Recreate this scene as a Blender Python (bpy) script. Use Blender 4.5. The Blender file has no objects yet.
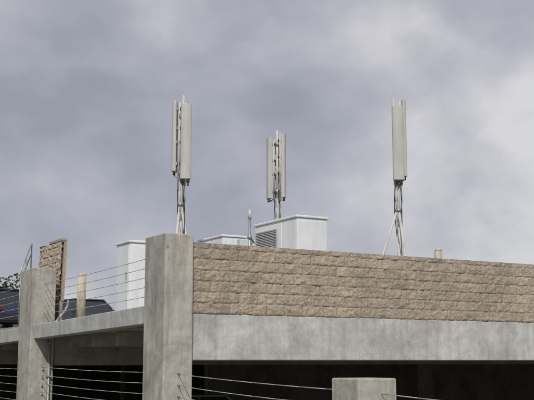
import bpy, bmesh, math, random
from mathutils import Vector, Matrix, noise
random.seed(7)
S=bpy.context.scene
COL=S.collection
# ------------------------------------------------------------ materials
def newmat(name):
    m=bpy.data.materials.new(name); m.use_nodes=True
    nt=m.node_tree; b=nt.nodes["Principled BSDF"]; return m,nt,b
def N(nt,t,**k):
    n=nt.nodes.new(t)
    for a,v in k.items(): setattr(n,a,v)
    return n
def ramp(nt,src,stops):
    r=N(nt,'ShaderNodeValToRGB'); e=r.color_ramp.elements
    e[0].position,e[0].color=stops[0][0],(*stops[0][1],1)
    e[1].position,e[1].color=stops[-1][0],(*stops[-1][1],1)
    for p,c in stops[1:-1]:
        x=e.new(p); x.color=(*c,1)
    nt.links.new(src,r.inputs[0]); return r.outputs[0]
def tex(nt,scale,detail=5,rough=.6,stretch=(1,1,1),dist=0,coord='Object',loc=(0,0,0)):
    tc=N(nt,'ShaderNodeTexCoord'); mp=N(nt,'ShaderNodeMapping'); mp.inputs['Scale'].default_value=stretch
    mp.inputs['Location'].default_value=loc
    nt.links.new(tc.outputs[coord],mp.inputs[0])
    n=N(nt,'ShaderNodeTexNoise'); n.inputs['Scale'].default_value=scale; n.inputs['Detail'].default_value=detail
    n.inputs['Roughness'].default_value=rough; n.inputs['Distortion'].default_value=dist
    nt.links.new(mp.outputs[0],n.inputs[0]); return n.outputs[0]
def mix(nt,a,b,f,mode='MULTIPLY'):
    m=N(nt,'ShaderNodeMix',data_type='RGBA',blend_type=mode)
    if isinstance(f,(int,float)): m.inputs[0].default_value=f
    else: nt.links.new(f,m.inputs[0])
    for i,v in ((6,a),(7,b)):
        if isinstance(v,tuple): m.inputs[i].default_value=(*v,1)
        else: nt.links.new(v,m.inputs[i])
    return m.outputs[2]
def bump(nt,b,src,st,d=.01):
    n=N(nt,'ShaderNodeBump'); n.inputs['Strength'].default_value=st; n.inputs['Distance'].default_value=d
    nt.links.new(src,n.inputs['Height']); nt.links.new(n.outputs[0],b.inputs['Normal'])
def concrete(name,c,dark=.6,streak=.5):
    m,nt,b=newmat(name)
    big=tex(nt,1.3,4,.62); st=tex(nt,2.2,5,.65,(3.2,3.2,.28),.4); fine=tex(nt,42,3,.8); spots=tex(nt,8,5,.72,(1,1,1),.6)
    mid=tex(nt,5.5,4,.7)
    c2=tuple(x*dark for x in c); c3=tuple(min(1,x*1.18) for x in c)
    a=ramp(nt,big,[(.34,c2),(.5,c),(.66,c3)])
    a=mix(nt,a,ramp(nt,mid,[(.36,(.78,.77,.74)),(.6,(1.06,1.06,1.06))]),.7)
    s=ramp(nt,st,[(.36,(.55,.52,.47)),(.52,(1,1,1)),(.75,(1.0,1.0,1.0))])
    a=mix(nt,a,s,streak)
    f=ramp(nt,fine,[(.3,(.70,.70,.70)),(.6,(1.04,1.04,1.04))]); a=mix(nt,a,f,.6)
    sp=ramp(nt,spots,[(.28,(.42,.39,.33)),(.37,(1,1,1))]); a=mix(nt,a,sp,.8)
    nt.links.new(a,b.inputs['Base Color']); b.inputs['Roughness'].default_value=.93
    bump(nt,b,fine,.6,.006); return m
def painted(name,c,rough=.45,metal=0,dirt=.25,scale=3):
    m,nt,b=newmat(name)
    st=tex(nt,scale,4,.65,(2,2,.5),.3)
    s=ramp(nt,st,[(.3,tuple(x*(1-dirt*1.6) for x in c)),(.55,c),(.8,tuple(min(1,x*1.05) for x in c))])
    nt.links.new(s,b.inputs['Base Color']); b.inputs['Roughness'].default_value=rough; b.inputs['Metallic'].default_value=metal
    return m
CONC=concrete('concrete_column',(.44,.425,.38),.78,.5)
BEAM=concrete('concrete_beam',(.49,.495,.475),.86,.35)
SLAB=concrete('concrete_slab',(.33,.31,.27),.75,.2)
INNER=concrete('concrete_inner_shade',(.15,.135,.11),.7,.4)  # concrete colour darkened to stand in for shade inside the garage
WHITE=painted('white_enamel',(.78,.80,.82),.45,0,.09,1.5)
WHITE2=painted('white_cap',(.62,.64,.66),.5,0,.1)
GREY=painted('grey_louver',(.42,.43,.43),.5,0,.2)
DARK=painted('gap_shade',(.03,.03,.03),.8)  # black paint for the shade behind the louver slats, no real recess
PANEL=painted('antenna_shell',(.50,.485,.46),.55,0,.12,1.3)
PANEL2=painted('antenna_back',(.36,.355,.345),.5,0,.2)
GALV=painted('galvanised_steel',(.42,.42,.42),.45,.5,.3,6)
STEELP=painted('painted_pipe',(.58,.56,.53),.55,0,.2,5)
BLACK=painted('black_rubber',(.025,.025,.027),.6)
CABLE=painted('cable_steel',(.5,.5,.49),.45,.3,.2,4)
BOLL=painted('bollard_paint',(.54,.49,.37),.7,0,.3,4)
GLASS=painted('car_glass',(.02,.025,.03),.08)
# split face block
m,nt,b=newmat('split_face_block'); BLOCK=m
at=N(nt,'ShaderNodeAttribute',attribute_name='tone')
f1=tex(nt,26,6,.8); f2=tex(nt,5,4,.65); f3=tex(nt,1.0,4,.6,(1,1,.4))
a=ramp(nt,f1,[(.32,(.54,.52,.49)),(.5,(.98,.98,.98)),(.68,(1.28,1.27,1.25))])
a=mix(nt,at.outputs['Color'],a,.9)
a=mix(nt,a,ramp(nt,f2,[(.32,(.78,.77,.76)),(.6,(1.05,1.05,1.05))]),.8)
a=mix(nt,a,ramp(nt,f3,[(.35,(.85,.85,.86)),(.6,(1.04,1.04,1.04))]),.9)
nt.links.new(a,b.inputs['Base Color']); b.inputs['Roughness'].default_value=.96; bump(nt,b,f1,1,.016)
# ------------------------------------------------------------ mesh builder
class MB:
    def __init__(s): s.bm=bmesh.new(); s.mats=[]
    def mi(s,m):
        if m not in s.mats: s.mats.append(m)
        return s.mats.index(m)
    def _merge(s,t,m,smooth=False):
        i=s.mi(m)
        for f in t.faces: f.material_index=i; f.smooth=smooth
        me=bpy.data.meshes.new('t'); t.to_mesh(me); t.free(); s.bm.from_mesh(me); bpy.data.meshes.remove(me)
    def box(s,lo,hi,m,bev=0,M=None,seg=1):
        t=bmesh.new(); bmesh.ops.create_cube(t,size=1)
        lo,hi=Vector(lo),Vector(hi)
        for v in t.verts: v.co=Vector(((v.co[k]+.5)*(hi[k]-lo[k])+lo[k] for k in range(3)))
        if bev: bmesh.ops.bevel(t,geom=t.edges[:]+t.verts[:],offset=bev,segments=seg,affect='EDGES',profile=.5)
        if M: bmesh.ops.transform(t,matrix=M,verts=t.verts)
        s._merge(t,m)
    def hexa(s,pts,m,bev=0):
        t=bmesh.new(); v=[t.verts.new(p) for p in pts]
        for f in ((3,2,1,0),(4,5,6,7),(0,1,5,4),(1,2,6,5),(2,3,7,6),(3,0,4,7)): t.faces.new([v[i] for i in f])
        bmesh.ops.recalc_face_normals(t,faces=t.faces)
        if bev: bmesh.ops.bevel(t,geom=t.edges[:],offset=bev,segments=1,affect='EDGES')
        s._merge(t,m)
    def tube(s,p,q,r,m,r2=None,n=10):
        p,q=Vector(p),Vector(q); d=q-p
        t=bmesh.new(); bmesh.ops.create_cone(t,cap_ends=True,segments=n,radius1=r,radius2=r if r2 is None else r2,depth=d.length)
        M=Matrix.Translation((p+q)/2)@d.to_track_quat('Z','Y').to_matrix().to_4x4()
        bmesh.ops.transform(t,matrix=M,verts=t.verts); s._merge(t,m,True)
    def path(s,pts,r,m,n=8):
        for a,b_ in zip(pts[:-1],pts[1:]): s.tube(a,b_,r,m,n=n)
    def prism(s,prof,w0,w1,m,bev=0):
        t=bmesh.new(); A=[t.verts.new((x,w0,z)) for x,z in prof]; B=[t.verts.new((x,w1,z)) for x,z in prof]
        t.faces.new(A); t.faces.new(B[::-1]); n=len(prof)
        for i in range(n): t.faces.new((A[i],B[i],B[(i+1)%n],A[(i+1)%n]))
        bmesh.ops.recalc_face_normals(t,faces=t.faces)
        if bev: bmesh.ops.bevel(t,geom=t.edges[:],offset=bev,segments=2,affect='EDGES')
        s._merge(t,m)
    def done(s,name,parent=None,loc=None,rz=0):
        me=bpy.data.meshes.new(name); s.bm.to_mesh(me); s.bm.free()
        for m in s.mats: me.materials.append(m)
        o=bpy.data.objects.new(name,me); COL.objects.link(o)
        if parent: o.parent=parent
        if loc: o.location=loc
        o.rotation_euler[2]=rz
        return o
def empty(name,loc=(0,0,0),rz=0):
    e=bpy.data.objects.new(name,None); COL.objects.link(e); e.location=loc; e.rotation_euler[2]=rz; e.empty_display_size=.3; return e
# ------------------------------------------------------------ ground
GZ=-5.5
m,nt,b=newmat('asphalt'); f=tex(nt,.15,6,.7); g=tex(nt,30,5,.7)
a=mix(nt,ramp(nt,f,[(.35,(.04,.04,.042)),(.65,(.075,.073,.07))]),ramp(nt,g,[(.3,(.7,.7,.7)),(.7,(1.1,1.1,1.1))]),.8)
nt.links.new(a,b.inputs['Base Color']); b.inputs['Roughness'].default_value=.95; bump(nt,b,g,.4); ASPH=m
m,nt,b=newmat('dry_grass'); f=tex(nt,.3,6,.7)
nt.links.new(ramp(nt,f,[(.35,(.05,.065,.02)),(.65,(.13,.11,.05))]),b.inputs['Base Color']); b.inputs['Roughness'].default_value=1; GRASS=m
k=MB(); k.hexa([(-1500,-1500,GZ-1),(1500,-1500,GZ-1),(1500,1500,GZ-1),(-1500,1500,GZ-1),(-1500,-1500,GZ),(1500,-1500,GZ),(1500,1500,GZ),(-1500,1500,GZ)],GRASS); k.done('ground')
k=MB(); k.box((-9,-60,GZ+.004),(-2,70,GZ+.012),ASPH); 
WL=painted('road_paint',(.7,.7,.68),.8)
for y in range(-58,68,6): k.box((-5.56,y,GZ+.016),(-5.44,y+3,GZ+.02),WL)
k.done('road')
k=MB(); k.box((-1.99,-60,GZ-.1),(-1.84,70,GZ+.14),SLAB,.02); k.box((-1.83,-60,GZ-.1),(-.3,70,GZ+.12),SLAB); k.done('pavement')
# ------------------------------------------------------------ garage
G=empty('parking_garage')
ZT=2.27; XE=34; YE=39.6
def col(x0,y0,x1,y1,z1,mat=CONC):
    k=MB(); k.box((x0,y0,GZ-.3),(x1,y1,z1),mat,.022,seg=2)
    o=k.done('column',G); return o
CY=.92
col(0,0,.57,CY,ZT)
ys=[7.9,15.8,23.7,31.6]; CD=1.02
for y in ys: col(-.04,y,.57,y+CD,ZT)
col(-.06,-6.0,.53,-5.40,-.22)
col(0,-12.2,.58,-11.62,-.5)
k=MB(); k.box((.572,.13,0),(XE,.50,.84),BEAM,.015); k.done('facade_beam',G)
k=MB(); k.box((.36,.93,.62),(.58,YE,.90),SLAB,.01); k.box((.582,.505,.62),(XE,YE,.90),SLAB,.01); k.done('roof_deck',G)
def ez(y): return 1.03-.021*y
edges=[CY+.002]+[v for y in ys for v in (y-.002,y+CD+.002)]+[YE]
k=MB()
for i in range(0,len(edges),2):
    a0,a1=edges[i],edges[i+1]
    k.hexa([(.05,a0,ez(a0)-.34),(.355,a0,ez(a0)-.34),(.355,a1,ez(a1)-.34),(.05,a1,ez(a1)-.34),
            (.05,a0,ez(a0)),(.355,a0,ez(a0)),(.355,a1,ez(a1)),(.05,a1,ez(a1))],BEAM,.012)
k.done('deck_edge',G)
k=MB()
for y in ys: k.box((.602,y+.1,-.12),(XE-.1,y+.6,.615),SLAB,.02)
for y in [.9+1.5*i for i in range(26)]:
    if all(not(y0-.15<y<y0+.7) for y0 in ys): k.box((.7,y,.32),(XE-.1,y+.16,.612),SLAB)
k.done('interior_beams',G)
k=MB()
for y in ys:
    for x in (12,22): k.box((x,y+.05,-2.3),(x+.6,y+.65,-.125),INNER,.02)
k.done('interior_columns',G)
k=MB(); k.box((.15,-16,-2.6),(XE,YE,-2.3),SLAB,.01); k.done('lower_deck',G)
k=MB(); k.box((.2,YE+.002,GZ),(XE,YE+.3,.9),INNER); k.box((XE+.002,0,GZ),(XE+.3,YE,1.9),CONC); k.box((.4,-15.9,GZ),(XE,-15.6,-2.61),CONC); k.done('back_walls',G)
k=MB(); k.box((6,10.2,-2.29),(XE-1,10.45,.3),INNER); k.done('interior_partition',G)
def blockwall(name,L,z0,z1,thick,res=.022,bw=.40,bh=.2,loc=(0,0,0),rz=0,rough=1.0,lift=1.0):
    x0=0; x1=L
    nx=int((x1-x0)/res); nz=int((z1-z0)/res)
    me=bpy.data.meshes.new(name); V=[];F=[];C=[]; rnd={}
    for j in range(nz+1):
        for i in range(nx+1):
            x=x0+(x1-x0)*i/nx; z=z0+(z1-z0)*j/nz
            zz=z-z0+.006*noise.noise(Vector((x*5,z*3,1))); xx=x-x0+.008*noise.noise(Vector((x*3,z*7,7)))
            r=math.floor(zz/bh+1e-6); off=.5*bw*(r%2); c=math.floor((xx+off)/bw)
            if (r,c) not in rnd: rnd[(r,c)]=(random.random(),random.uniform(-1,1),random.uniform(-1,1))
            q=rnd[(r,c)]
            u=((xx+off)/bw)%1; v=(zz/bh)%1
            ev=min(v*bh,(1-v)*bh); eh=min(u*bw,(1-u)*bw); e=min(ev,eh)
            d=.018*min(1,e/.026)**.8
            nf=noise.fractal(Vector((x*8+q[0]*3,r*.9+q[1],z*10)),.75,2.2,5)
            d+=rough*.019*nf+.008*q[2]*(u-.5)+.007*q[1]*(v-.5)
            V.append((x,-d,z))
            t=.91+.18*q[0]
            base=Vector((.445,.375,.292+.008*q[1]))*t*lift
            if e<.010: base=Vector((.37,.32,.26))
            C.append((*base,1))
    for j in range(nz):
        for i in range(nx):
            a=j*(nx+1)+i; F.append((a,a+1,a+nx+2,a+nx+1))
    me.from_pydata(V,[],F); ca=me.color_attributes.new('tone','FLOAT_COLOR','POINT')
    ca.data.foreach_set('color',[w for c in C for w in c]); me.materials.append(BLOCK)
    o=bpy.data.objects.new('split_face',me); COL.objects.link(o)
    e=empty(name,loc,rz); o.parent=e
    k=MB(); k.box((x0,.045,z0),(x1,thick,z1-.012),CAPM)
    k.box((x0,-.002,z1-.014),(x1,thick-.002,z1+.004),CAPM,.004); k.done('core',e)
    return e
m,nt,b=newmat('block_core'); f=tex(nt,20,6,.7)
nt.links.new(ramp(nt,f,[(.3,(.28,.24,.19)),(.7,(.44,.375,.295))]),b.inputs['Base Color']); b.inputs['Roughness'].default_value=.95; CAPM=m
blockwall('split_face_parapet_wall',XE-1.1,.842,2.142,.2,loc=(.584,.135,0),res=.0175)
w=blockwall('split_face_block_wall',1.9,1.50,3.02,.12,loc=(.74,10.15,0),rz=math.radians(-90),res=.02,rough=1.6,lift=1.25)
w.rotation_euler[0]=math.radians(-1.5)
k=MB()
k.box((.02,.0,.902),(1.88,.11,1.498),SLAB,.01); k.box((.8,-.02,3.028),(1.9,.12,3.12),CAPM,.02); k.box((0,-.03,3.028),(.4,.12,3.07),CAPM,.02); k.done('wall_base_and_top',w)
k=MB()
for dz in (0,-.28):
    k.tube((.05,9.4,2.20+dz),(.62,10.3,3.16+dz),.018,GALV)
k.tube((.1,9.45,.9),(.1,9.45,2.28),.02,GALV); k.tube((.36,9.85,.9),(.36,9.85,2.67),.02,GALV); k.tube((.62,10.3,.9),(.62,10.3,3.16),.02,GALV)
k.done('stair_handrail')
# ------------------------------------------------------------ cable railings
k=MB()
def cab(p,q,sag=.02,r=.0065):
    p,q=Vector(p),Vector(q); pts=[]
    for i in range(9):
        t=i/8; v=p.lerp(q,t); v.z-=sag*4*t*(1-t); pts.append(v)
    k.path(pts,r,CABLE,6)
E=[CY]+[v for y in ys for v in (y,y+CD)]
for i in range(0,len(E)-1,2):
    for j in range(5):
        z=1.18+.185*j
        cab((.29,E[i],z+.04),(.29,E[i+1],z-.03),.012+random.random()*.02)
k.done('cable_railing')
k=MB()
for i in range(0,len(E)-1,2):
    for j in range(10):
        z=-.22-.2*j; cab((.29,E[i],z),(.29,E[i+1],z+.06),.01+random.random()*.02)
for j in range(9):
    z=-.24-.2*j
    cab((.29,0,z),(.29,-5.4,z-.15),.01+random.random()*.02)
    cab((.29,-6.0,z-.17),(.29,-11.62,z-.33),.02)
for y in (-.01,CY+.01,7.89):
    for j in range(4):
        z=-.22-.2*j
        k.tube((.29,y-.03,z),(.29,y+.03,z),.018,GALV)
k.done('cable_railing')
k=MB()
P=[(.92,7.98,1.50),(.90,7.93,1.38),(.80,7.86,1.22),(.62,7.82,1.02),(.50,7.83,.84),(.45,7.84,.68),(.44,7.84,.5),(.44,7.84,-5.4)]
k.path(P,.03,GALV)
for z in (.4,-.4,-1.4): k.box((.38,7.80,z),(.50,7.895,z+.04),GALV)
k.done('conduit_pipe')
# ------------------------------------------------------------ bollards
def bollard(loc,h,r=.1):
    k=MB(); k.tube((0,0,0),(0,0,h-.03),r,BOLL,n=24); k.tube((0,0,h-.03),(0,0,h+.03),r,BOLL,r*.55,n=24)
    k.tube((0,0,0),(0,0,.03),r*1.5,GALV,n=20); k.done('bollard',loc=loc)
bollard((.90,6.95,.9),1.17,.108)
bollard((7.08,.95,.9),1.54,.09)
# ------------------------------------------------------------ cabinets
def cabinet(name,x,y,lx,ly,z,louver=False,base=.12):
    e=empty(name,(x,y,.9)); h=z-.9
    k=MB(); k.box((.03,.03,0),(lx-.03,ly-.03,base),GREY,.01); k.done('plinth',e)
    k=MB(); k.box((0,0,base+.001),(lx,ly,h-.06),WHITE,.015,seg=2); k.done('shell',e)
    k=MB(); k.box((-.035,-.035,h-.058),(lx+.035,ly+.035,h),WHITE,.018,seg=2); k.done('roof_cap',e)
    k=MB()
    n=max(1,round(ly/.75)); w=ly/n
    for i in range(n):
        k.box((-.014,i*w+.03,base+.08),(-.001,(i+1)*w-.03,h-.12),WHITE,.004)
        k.box((-.035,i*w+.10,h*.5),(-.015,i*w+.13,h*.5+.18),GALV,.004)
    n=max(1,round(lx/.8)); w=lx/n
    for i in range(n):
        k.box((i*w+.04,-.014,base+.08),((i+1)*w-.04,-.001,h-.12),WHITE,.004)
        k.box(((i+1)*w-.12,-.035,h*.5),((i+1)*w-.09,-.015,h*.5+.16),GALV,.004)
    k.done('doors',e)
    if louver:
        k=MB(); y0,y1,z0,z1=ly*.45,ly*.94,h-.95,h-.26
        k.box((-.022,y0,z0),(-.0155,y1,z1),DARK)
        k.box((-.05,y0-.03,z0-.03),(-.0125,y0,z1+.03),GREY); k.box((-.05,y1,z0-.03),(-.0125,y1+.03,z1+.03),GREY)
        k.box((-.05,y0,z1),(-.0125,y1,z1+.03),GREY); k.box((-.05,y0,z0-.03),(-.0125,y1,z0),GREY)
        nn=18
        for i in range(nn):
            zz=z0+(z1-z0)*(i+.5)/nn
            k.hexa([(-.05,y0+.002,zz-.018),(-.045,y0+.002,zz-.022),(-.045,y1-.002,zz-.022),(-.05,y1-.002,zz-.018),
                    (-.03,y0+.002,zz+.014),(-.025,y0+.002,zz+.01),(-.025,y1-.002,zz+.01),(-.03,y1-.002,zz+.014)],GREY)
        k.done('louver_grille',e)
    return e
cabinet('equipment_cabinet',4.42,2.65,.82,1.92,3.26,True)
cabinet('equipment_cabinet',1.14,4.5,1.5,.78,2.68)
cabinet('equipment_cabinet',4.81,7.04,.70,1.45,3.32,True)
k=MB(); k.tube((0,0,0),(0,0,2.55),.03,GALV); k.tube((0,0,2.55),(0,0,2.78),.05,STEELP,.03,n=14); k.tube((0,0,2.05),(0,0,2.15),.055,GALV,n=12)
k.box((-.15,-.15,0),(.15,.15,.03),GALV); k.tube((0,0,2.12),(.14,0,1.95),.015,BLACK); k.done('vent_pipe',loc=(4.46,4.93,.9))
k=MB(); k.box((0,0,1.55),(.45,.18,2.1),WHITE2,.01); k.tube((.1,.09,0),(.1,.09,1.55),.025,GALV); k.tube((.35,.09,0),(.35,.09,1.55),.025,GALV)
k.done('junction_box',loc=(4.45,5.4,.9))
# ------------------------------------------------------------ antennas
RZ=math.radians(-30)
def panel(k,x,y,ang,z0,z1,w=.29,d=.13):
    M=Matrix.Translation((x,y,0))@Matrix.Rotation(math.radians(ang+90),4,'Z')
    t=bmesh.new(); prof=[(-w/2,d/2),(-w/2,-d*.12)]
    for i in range(1,8):
        a=math.pi*i/8; prof.append((-w/2*math.cos(a),-d*.12-d*.42*math.sin(a)))
    prof+=[(w/2,-d*.12),(w/2,d/2)]
    A=[t.verts.new((px,py,z0)) for px,py in prof]; B=[t.verts.new((px,py,z1)) for px,py in prof]
    t.faces.new(A); t.faces.new(B[::-1]); n=len(prof)
    for i in range(n): t.faces.new((A[i],B[i],B[(i+1)%n],A[(i+1)%n]))
    bmesh.ops.recalc_face_normals(t,faces=t.faces)
    bmesh.ops.bevel(t,geom=[e for e in t.edges if abs(e.verts[0].co.z-e.verts[1].co.z)<1e-4],offset=.012,segments=2,affect='EDGES')
    bmesh.ops.transform(t,matrix=M,verts=t.verts); k._merge(t,PANEL)
    for sx in (-.07,.07):
        p=M@Vector((sx,0,z0)); k.tube(p,p-Vector((0,0,.09)),.018,BLACK)
    for z in (z0+.2,z0+.75,z1-.7,z1-.2):
        p=M@Vector((0,d/2,z)); q=M@Vector((0,d/2+.12,z))
        k.tube(p,q,.022,GALV); k.box((-.07,d/2,z-.04),(.07,d/2+.03,z+.04),PANEL2,.004,M=M)
        k.box((-.06,d/2+.08,z-.035),(.06,d/2+.12,z+.035),BLACK,.004,M=M)
def antenna(loc,panels,pipes,legs,zj,zp0,lean=(0,0)):
    e=empty('cellular_antenna_mast',loc,RZ)
    k=MB()
    for p in panels: panel(k,*p)
    k.done('panel_antennas',e)
    k=MB()
    for (x,y,z0,z1,r) in pipes: k.tube((x,y,z0),(x,y,z1),r,STEELP,n=14)
    for z in (zp0+.3,zp0+1.75):
        for p in pipes: k.tube((0,0,z),(p[0],p[1]+.001,z),.022,GALV)
        k.tube((0,0,z-.06),(0,0,z+.06),.065,GALV,n=12)
    k.done('mounting_pipes',e)
    k=MB(); lx,ly=lean
    k.tube((0,0,zj-.4),(0,0,zp0+.1),.05,STEELP,n=14); k.tube((lx,ly,0),(0,0,zj-.35),.045,STEELP,n=14)
    k.tube((0,0,zj-.03),(0,0,zj+.05),.08,GALV,n=14)
    for (x,y) in legs:
        k.tube((x,y,0),(x*.04,y*.04,zj),.032,STEELP,n=12); k.box((x-.12,y-.12,0),(x+.12,y+.12,.02),GALV)
        k.tube((x*.5,y*.5,zj*.48),(lx*.5,ly*.5,zj*.48),.016,GALV)
    k.done('tripod_legs',e)
    k=MB()
    for i in range(6):
        a=i*1.05; ox,oy=.07*math.cos(a),.07*math.sin(a); pts=[]
        for j in range(14):
            t=j/13; z=.1+zp0*t
            w=.04*math.sin(t*9+i*1.3)*(1 if t<.95 else .3)
            pts.append((ox+w*.8+(1-t)**2*(.12*(i-2))+lx*(1-t),oy+w*.3,z))
        p=panels[i%len(panels)]; pts.append((p[0],p[1],p[3]-.09)); k.path(pts,.011,BLACK if i%2==1 else PANEL2,6)
    k.done('coax_cables',e)
    return e
antenna((2.97,5.78,.9),
  [(.13,-.14,-80,3.52,5.42,.265,.13),(-.17,.02,175,3.73,5.54,.24,.115),(.10,.22,70,3.5,5.3,.25,.12)],
  [(.04,.04,3.4,5.70,.033),(-.05,.0,3.3,5.50,.033),(.10,.06,3.4,5.50,.03)],
  [(-.25,-.3),(.5,-.1),(.1,.6)],2.9,3.4,(.12,0))
antenna((7.65,3.10,.9),
  [(.01,-.16,-92,3.49,5.37,.275,.13),(.18,.10,15,3.62,5.58,.24,.11),(.06,.28,100,3.6,5.35,.25,.12)],
  [(-.07,-.02,3.4,5.64,.036),(.10,.06,3.4,5.55,.033),(-.02,.12,3.4,5.45,.03)],
  [(-.98,-.2),(.25,-.55),(.25,.8)],2.75,3.4)
antenna((7.6,8.9,.9),
  [(-.25,-.05,200,3.86,5.73,.24,.12),(.20,-.03,-10,3.90,5.85,.22,.11),(.0,.26,90,3.86,5.75,.20,.11)],
  [(0,0,3.7,5.97,.04),(-.10,-.02,3.8,5.7,.03),(.09,-.02,3.8,5.9,.03)],
  [(-.7,-.3),(.7,-.3),(0,.8)],3.0,3.8)
# ------------------------------------------------------------ cars
def car(loc,rz,c,suv=False,name='parked_car'):
    paint=painted('car_paint',c,.2,.2,.08); e=empty(name,loc,rz)
    H=1.78 if suv else 1.45; b0=1.0 if suv else .88
    k=MB()
    prof=[(-2.2,.32),(-2.25,.62),(-2.15,b0-.06),(-1.9,b0),(1.0,b0),(1.95,b0-.14),(2.2,b0-.3),(2.25,.35),
          (1.78,.28),(1.7,.55),(1.42,.70),(1.14,.55),(1.06,.28),(-1.02,.28),(-1.1,.55),(-1.38,.70),(-1.66,.55),(-1.74,.28)]
    k.prism(prof,-.88,.88,paint,.03); k.done('body',e)
    k=MB()
    rb,rf=(-2.05,.95) if suv else (-1.75,.95); tb,tf=(-1.85,.35) if suv else (-1.15,.2)
    k.hexa([(rb,-.82,b0-.02),(rf,-.82,b0-.02),(rf,.82,b0-.02),(rb,.82,b0-.02),(tb,-.64,H-.05),(tf,-.64,H-.05),(tf,.64,H-.05),(tb,.64,H-.05)],GLASS,.02)
    k.done('windows',e)
    k=MB(); k.box((tb-.05,-.66,H-.055),(tf+.05,.66,H),paint,.02,seg=2)
    for s in (-1,1):
        for xb,xt in ((rb,tb),(rf,tf),((rb+rf)/2-.2,(tb+tf)/2-.1)):
            k.tube((xb,s*.825,b0-.02),(xt,s*.65,H-.04),.035,paint)
        k.box((.75,s*.98-.08,b0),(.9,s*.98+.08,b0+.13),paint,.02)
    k.done('roof_and_pillars',e)
    for wx in (-1.38,1.42):
        k=MB()
        for s in (-1,1):
            k.tube((wx,s*.66,.33),(wx,s*.87,.33),.33,BLACK,n=28); k.tube((wx,s*.85,.33),(wx,s*.885,.33),.2,GALV,n=16)
        k.done('wheels',e)
    k=MB(); RED=painted('tail_light',(.22,.015,.015),.3)
    for s in (-1,1):
        k.box((-2.27,s*.72-.08,.68),(-2.17,s*.72+.08,.82),RED,.015); k.box((2.13,s*.64-.15,.55),(2.27,s*.64+.15,.68),WHITE,.02)
    k.box((-2.29,-.8,.36),(-2.2,.8,.5),BLACK,.02); k.box((2.2,-.8,.36),(2.29,.8,.48),BLACK,.02); k.done('lights_and_bumpers',e)
    return e
car((1.75,17.6,.9),math.radians(93),(.035,.045,.075))
car((5.9,20.6,.9),math.radians(-82),(.05,.055,.065))
car((8.6,20.6,.9),math.radians(95),(.3,.3,.31))
car((4.4,7.0,-2.3),math.radians(0),(.12,.16,.12))
# ------------------------------------------------------------ trees
m,nt,b=newmat('leaves'); oi=N(nt,'ShaderNodeAttribute',attribute_name='tone')
f=tex(nt,1.2,3,.6); nt.links.new(mix(nt,oi.outputs['Color'],ramp(nt,f,[(.3,(.6,.6,.6)),(.7,(1.2,1.2,1.1))]),1),b.inputs['Base Color']); b.inputs['Roughness'].default_value=.7; LEAF=m
BARK=concrete('bark',(.12,.085,.06),.6,.4)
def tree(x,y,h,r,name='tree'):
    e=empty(name,(x,y,GZ)); k=MB()
    k.tube((0,0,-.2),(0,0,h*.45),.28,BARK,.18); cl=[]
    for i in range(30):
        a=random.uniform(0,6.28); el=random.uniform(-.4,1); rr=r*random.uniform(.35,.95)
        c=Vector((math.cos(a)*rr*math.cos(el),math.sin(a)*rr*math.cos(el),h*.66+math.sin(el)*rr*.95*h*.38/r))
        cl.append((c,r*random.uniform(.22,.42)))
        if i<12: k.tube((0,0,h*random.uniform(.25,.45)),c,.09,BARK,.03,n=6)
    k.done('trunk',e)
    V=[];F=[];C=[]
    for c,cr in cl:
        tone=random.uniform(.6,1.3)
        for _ in range(420):
            d=Vector([random.gauss(0,1) for _ in range(3)]).normalized()*cr*random.random()**.4
            p=c+d; n=Vector([random.gauss(0,1) for _ in range(3)]).normalized(); u=n.orthogonal().normalized(); w=n.cross(u); s=random.uniform(.06,.14)
            i0=len(V); V+= [p+u*s,p+w*s*.6,p-u*s,p-w*s*.6]; F.append((i0,i0+1,i0+2,i0+3)); C+=[(.035*tone,.05*tone,.022*tone,1)]*4
    me=bpy.data.meshes.new('crown'); me.from_pydata(V,[],F); ca=me.color_attributes.new('tone','FLOAT_COLOR','POINT'); ca.data.foreach_set('color',[w for c in C for w in c]); me.materials.append(LEAF)
    o=bpy.data.objects.new('crown',me); COL.objects.link(o); o.parent=e
tree(7.0,44.5,12.0,3.6); tree(4.2,43.5,11.9,3.6); tree(-2,48,10.6,3.6); tree(-7,50,11,3.8)
# ------------------------------------------------------------ light
sv=Vector((-.48,-.76,.80)).normalized()
L=bpy.data.lights.new('sun','SUN'); L.energy=2.75; L.angle=math.radians(1.5); L.color=(1,.965,.91)
lo=bpy.data.objects.new('sun',L); COL.objects.link(lo); lo.rotation_euler=sv.to_track_quat('Z','Y').to_euler(); lo.location=(0,0,30)
W=bpy.data.worlds.new('World'); S.world=W; W.use_nodes=True; nt=W.node_tree; bg=nt.nodes['Background']
sky=N(nt,'ShaderNodeTexSky',sky_type='NISHITA'); sky.sun_disc=False; sky.sun_elevation=math.asin(sv.z); sky.sun_rotation=math.atan2(sv.x,sv.y)
c1=tex(nt,7.0,8,.48,(1,1,1.4),.1,'Generated',(.3,.1,.25)); c2=tex(nt,3.6,3,.5,(1,1,1.5),.1,'Generated',(2.3,.9,.1)); c3=tex(nt,22,5,.55,(1,1,1.3),.2,'Generated')
tc=N(nt,'ShaderNodeTexCoord')
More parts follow.
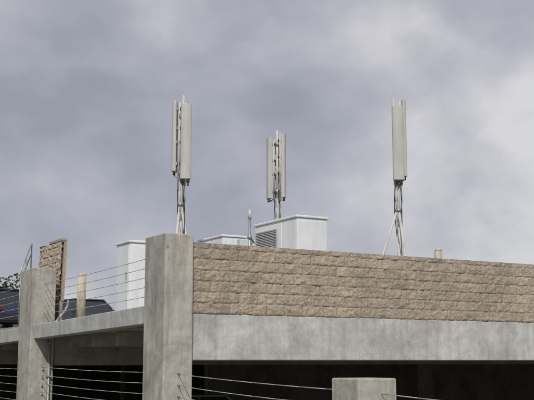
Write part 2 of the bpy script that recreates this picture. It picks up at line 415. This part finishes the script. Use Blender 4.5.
def lobe(d,lo_,hi_):
    dp=N(nt,'ShaderNodeVectorMath',operation='DOT_PRODUCT'); dp.inputs[1].default_value=Vector(d).normalized()
    nt.links.new(tc.outputs['Generated'],dp.inputs[0])
    r=N(nt,'ShaderNodeMapRange',interpolation_type='SMOOTHSTEP'); r.inputs['From Min'].default_value=lo_; r.inputs['From Max'].default_value=hi_
    nt.links.new(dp.outputs['Value'],r.inputs['Value']); return r.outputs[0]
def math_(op,a,b):
    n=N(nt,'ShaderNodeMath',operation=op)
    for i,v in enumerate((a,b)):
        if isinstance(v,(int,float)): n.inputs[i].default_value=v
        else: nt.links.new(v,n.inputs[i])
    return n.outputs[0]
den=math_('ADD',math_('MULTIPLY',c1,.66),math_('MULTIPLY',c2,.24)); den=math_('ADD',den,math_('MULTIPLY',c3,.10))
bank=math_('ADD',math_('MULTIPLY',lobe((.68,.735,.20),.970,1.0),.10),math_('MULTIPLY',lobe((.66,.68,.36),.965,1.0),.06))
gloom=math_('MULTIPLY',lobe((.28,.90,.36),.955,1.0),.05)
den=math_('SUBTRACT',math_('ADD',den,bank),gloom)
cloud=ramp(nt,den,[(.38,(.315,.33,.39)),(.46,(.375,.387,.450)),(.53,(.435,.442,.50)),(.59,(.495,.495,.545)),(.65,(.58,.577,.61)),(.73,(.69,.685,.705))])
sc=N(nt,'ShaderNodeVectorMath',operation='SCALE'); sc.inputs['Scale'].default_value=10; nt.links.new(cloud,sc.inputs[0])
out=mix(nt,sky.outputs[0],sc.outputs[0],.95,'MIX')
nt.links.new(out,bg.inputs[0]); bg.inputs[1].default_value=.1
# ------------------------------------------------------------ camera
cd=bpy.data.cameras.new('camera'); cam=bpy.data.objects.new('camera',cd); COL.objects.link(cam); S.camera=cam
cam.location=(-7.17,-16.07,0); cam.rotation_euler=(math.radians(90+9.28),0,math.radians(-30))
cd.sensor_width=36; cd.lens=36*982/534; cd.clip_end=5000; cd.clip_start=.1
S.view_settings.view_transform='Standard'; S.view_settings.look='None'; S.view_settings.exposure=0
